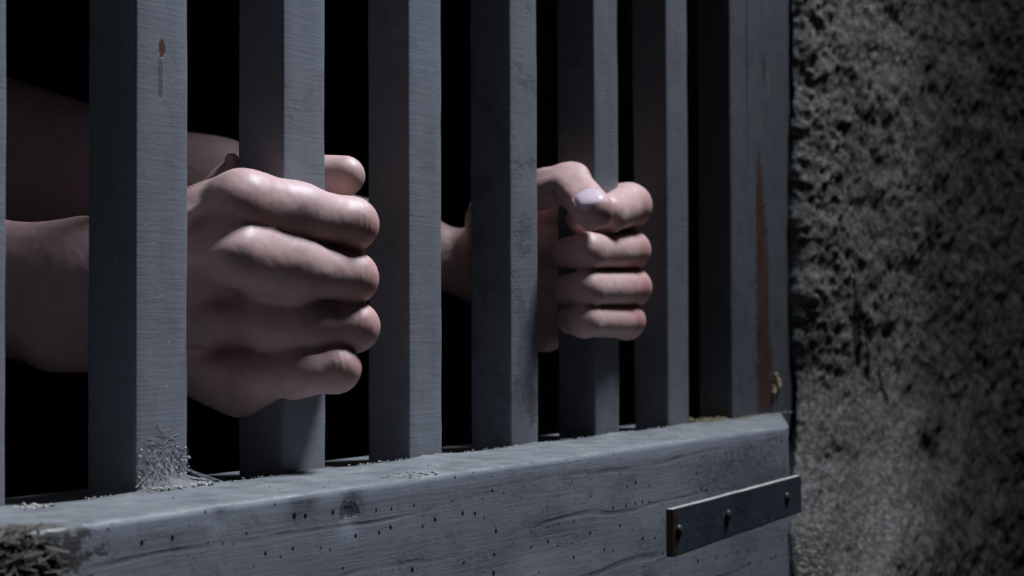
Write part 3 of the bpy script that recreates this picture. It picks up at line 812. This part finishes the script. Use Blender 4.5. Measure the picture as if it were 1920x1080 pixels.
V3, F3 = nets(sdf_body, lo, hi, 6.0, 1)
print('body', len(V3), lo, hi)

V = np.vstack([V1, V2, V3]); F = np.vstack([F1, F2+len(V1), F3+len(V1)+len(V2)])
person = root('person', 'person behind the bars, bare forearms reaching in from the left, both fists gripping bars', 'person', (pel[0], pel[1], 0))
me = bpy.data.meshes.new('body')
me.vertices.add(len(V)); me.vertices.foreach_set('co', (V*.001).astype(np.float32).ravel())
me.loops.add(len(F)*4); me.polygons.add(len(F))
me.loops.foreach_set('vertex_index', F.astype(np.int32).ravel())
me.polygons.foreach_set('loop_start', np.arange(0, len(F)*4, 4, dtype=np.int32)); me.polygons.foreach_set('loop_total', np.full(len(F), 4, np.int32))
me.polygons.foreach_set('use_smooth', np.ones(len(F), bool))
me.update(calc_edges=True); me.validate()
# redness of knuckles and fingertips (true skin colour), nail plate
red = np.zeros(len(V), np.float32)
for F_ in H1.f:
    red += .9*np.exp(-((V-(F_[2]+[2, -6, -3]))**2).sum(1)/8**2)+.12*np.exp(-((V-(F_[0]+[0, -6, -3]))**2).sum(1)/10**2)
for F_ in H2.f:
    red += .9*np.exp(-((V-(F_[1]+[-2, -6, -2]))**2).sum(1)/8**2)
red += .6*np.exp(-((V-T2.tip)**2).sum(1)/11**2)
a, b, c = nail_uvw(V.astype(np.float32))
e_ = np.sqrt((a/6.0)**4+((b-.3)/6.5)**4)**.5
nail = np.clip((1.0-e_)/.08, 0, 1)*(c > 3)
for nm, arr in (('red', red), ('nail', nail)):
    at_ = me.attributes.new(nm, 'FLOAT', 'POINT'); at_.data.foreach_set('value', np.clip(arr, 0, 1).astype(np.float32))
t = NT('skin')
ra = t.n('Attribute'); ra.attribute_name = 'red'; na = t.n('Attribute'); na.attribute_name = 'nail'
n1 = t.noise(120, 4, .6); n2 = t.noise(35, 3, .5); n3 = t.noise(1400, 3, .6)
c = t.mix(t.mr(n1, .35, .7), (0.50, 0.325, 0.305), (0.58, 0.39, 0.368))
c = t.mix(t.mr(n2, .4, .7, 0, .5), c, (0.49, 0.285, 0.262))
c = t.mix(t.math('MULTIPLY', ra.outputs['Fac'], .75), c, (0.50, 0.195, 0.175))
c = t.mix(na.outputs['Fac'], c, (0.66, 0.53, 0.58))
t.L(c, t.b.inputs['Base Color'])
t.b.inputs['Subsurface Weight'].default_value = .12; t.b.inputs['Subsurface Radius'].default_value = (1.0, .35, .2); t.b.inputs['Subsurface Scale'].default_value = .003
t.L(t.mix(na.outputs['Fac'], (.50, .50, .50), (.24, .24, .24)), t.b.inputs['Roughness'])
vo = t.voro(900)
b_ = t.bump(t.math('ADD', n3, t.math('MULTIPLY', vo.outputs['Distance'], .6)), 0.07, .0004); t.L(b_, t.b.inputs['Normal'])
t.b.inputs['Specular IOR Level'].default_value = .42
skin = t.m
body = link('body', me, skin, person)

cloth = simple('dark_shirt_cloth', (0.012, 0.012, 0.014), .95, 200, .3, bump=.4)
def sdf_shirt(p):
    d = sdf_torso(p, 7)
    d = smin(d, seg(p, sl-hz*10, sl*.35+el2*.65, 57, 56), 35); d = smin(d, seg(p, sr-hz*10, sr*.3+el1*.7, 55, 54), 35)
    d = d+2.0*fbm(p*.02, 3)
    return np.maximum(d, 915-p[:, 2])
Vs, Fs = nets(sdf_shirt, lo-20, hi+20, 7.0, 0); s_ = link('shirt', mesh_np('shirt', Vs, Fs), cloth, person)
def sdf_trousers(p):
    d = ell(p, pel+hz*30, (156, 117, 140), FR)
    for (a, k, n_) in ((pel-RD*85, knl, anl), (pel+RD*85, knr, anr)):
        d = smin(d, seg(p, a, k, 98, 72), 40); d = smin(d, seg(p, k, n_, 70, 56), 20)
    return np.maximum(np.maximum(d+2*fbm(p*.02, 3), p[:, 2]-985), 60-p[:, 2])
Vs, Fs = nets(sdf_trousers, lo-20, hi+20, 8.0, 0); s_ = link('trousers', mesh_np('trousers', Vs, Fs), cloth, person)
def sdf_hair(p):
    d = ell(p, head+hz*30-FD*14, (84, 100, 102), FR)+2*fbm(p*.06, 3)
    return np.maximum(d, (p-(head+hz*42+FD*60).astype(np.float32))@(FD*.8-hz*.55).astype(np.float32))
Vs, Fs = nets(sdf_hair, head-150, head+160, 5.0, 0); s_ = link('hair', mesh_np('hair', Vs, Fs), simple('dark_hair', (0.012, 0.009, 0.007), .6, 900, .4), person)
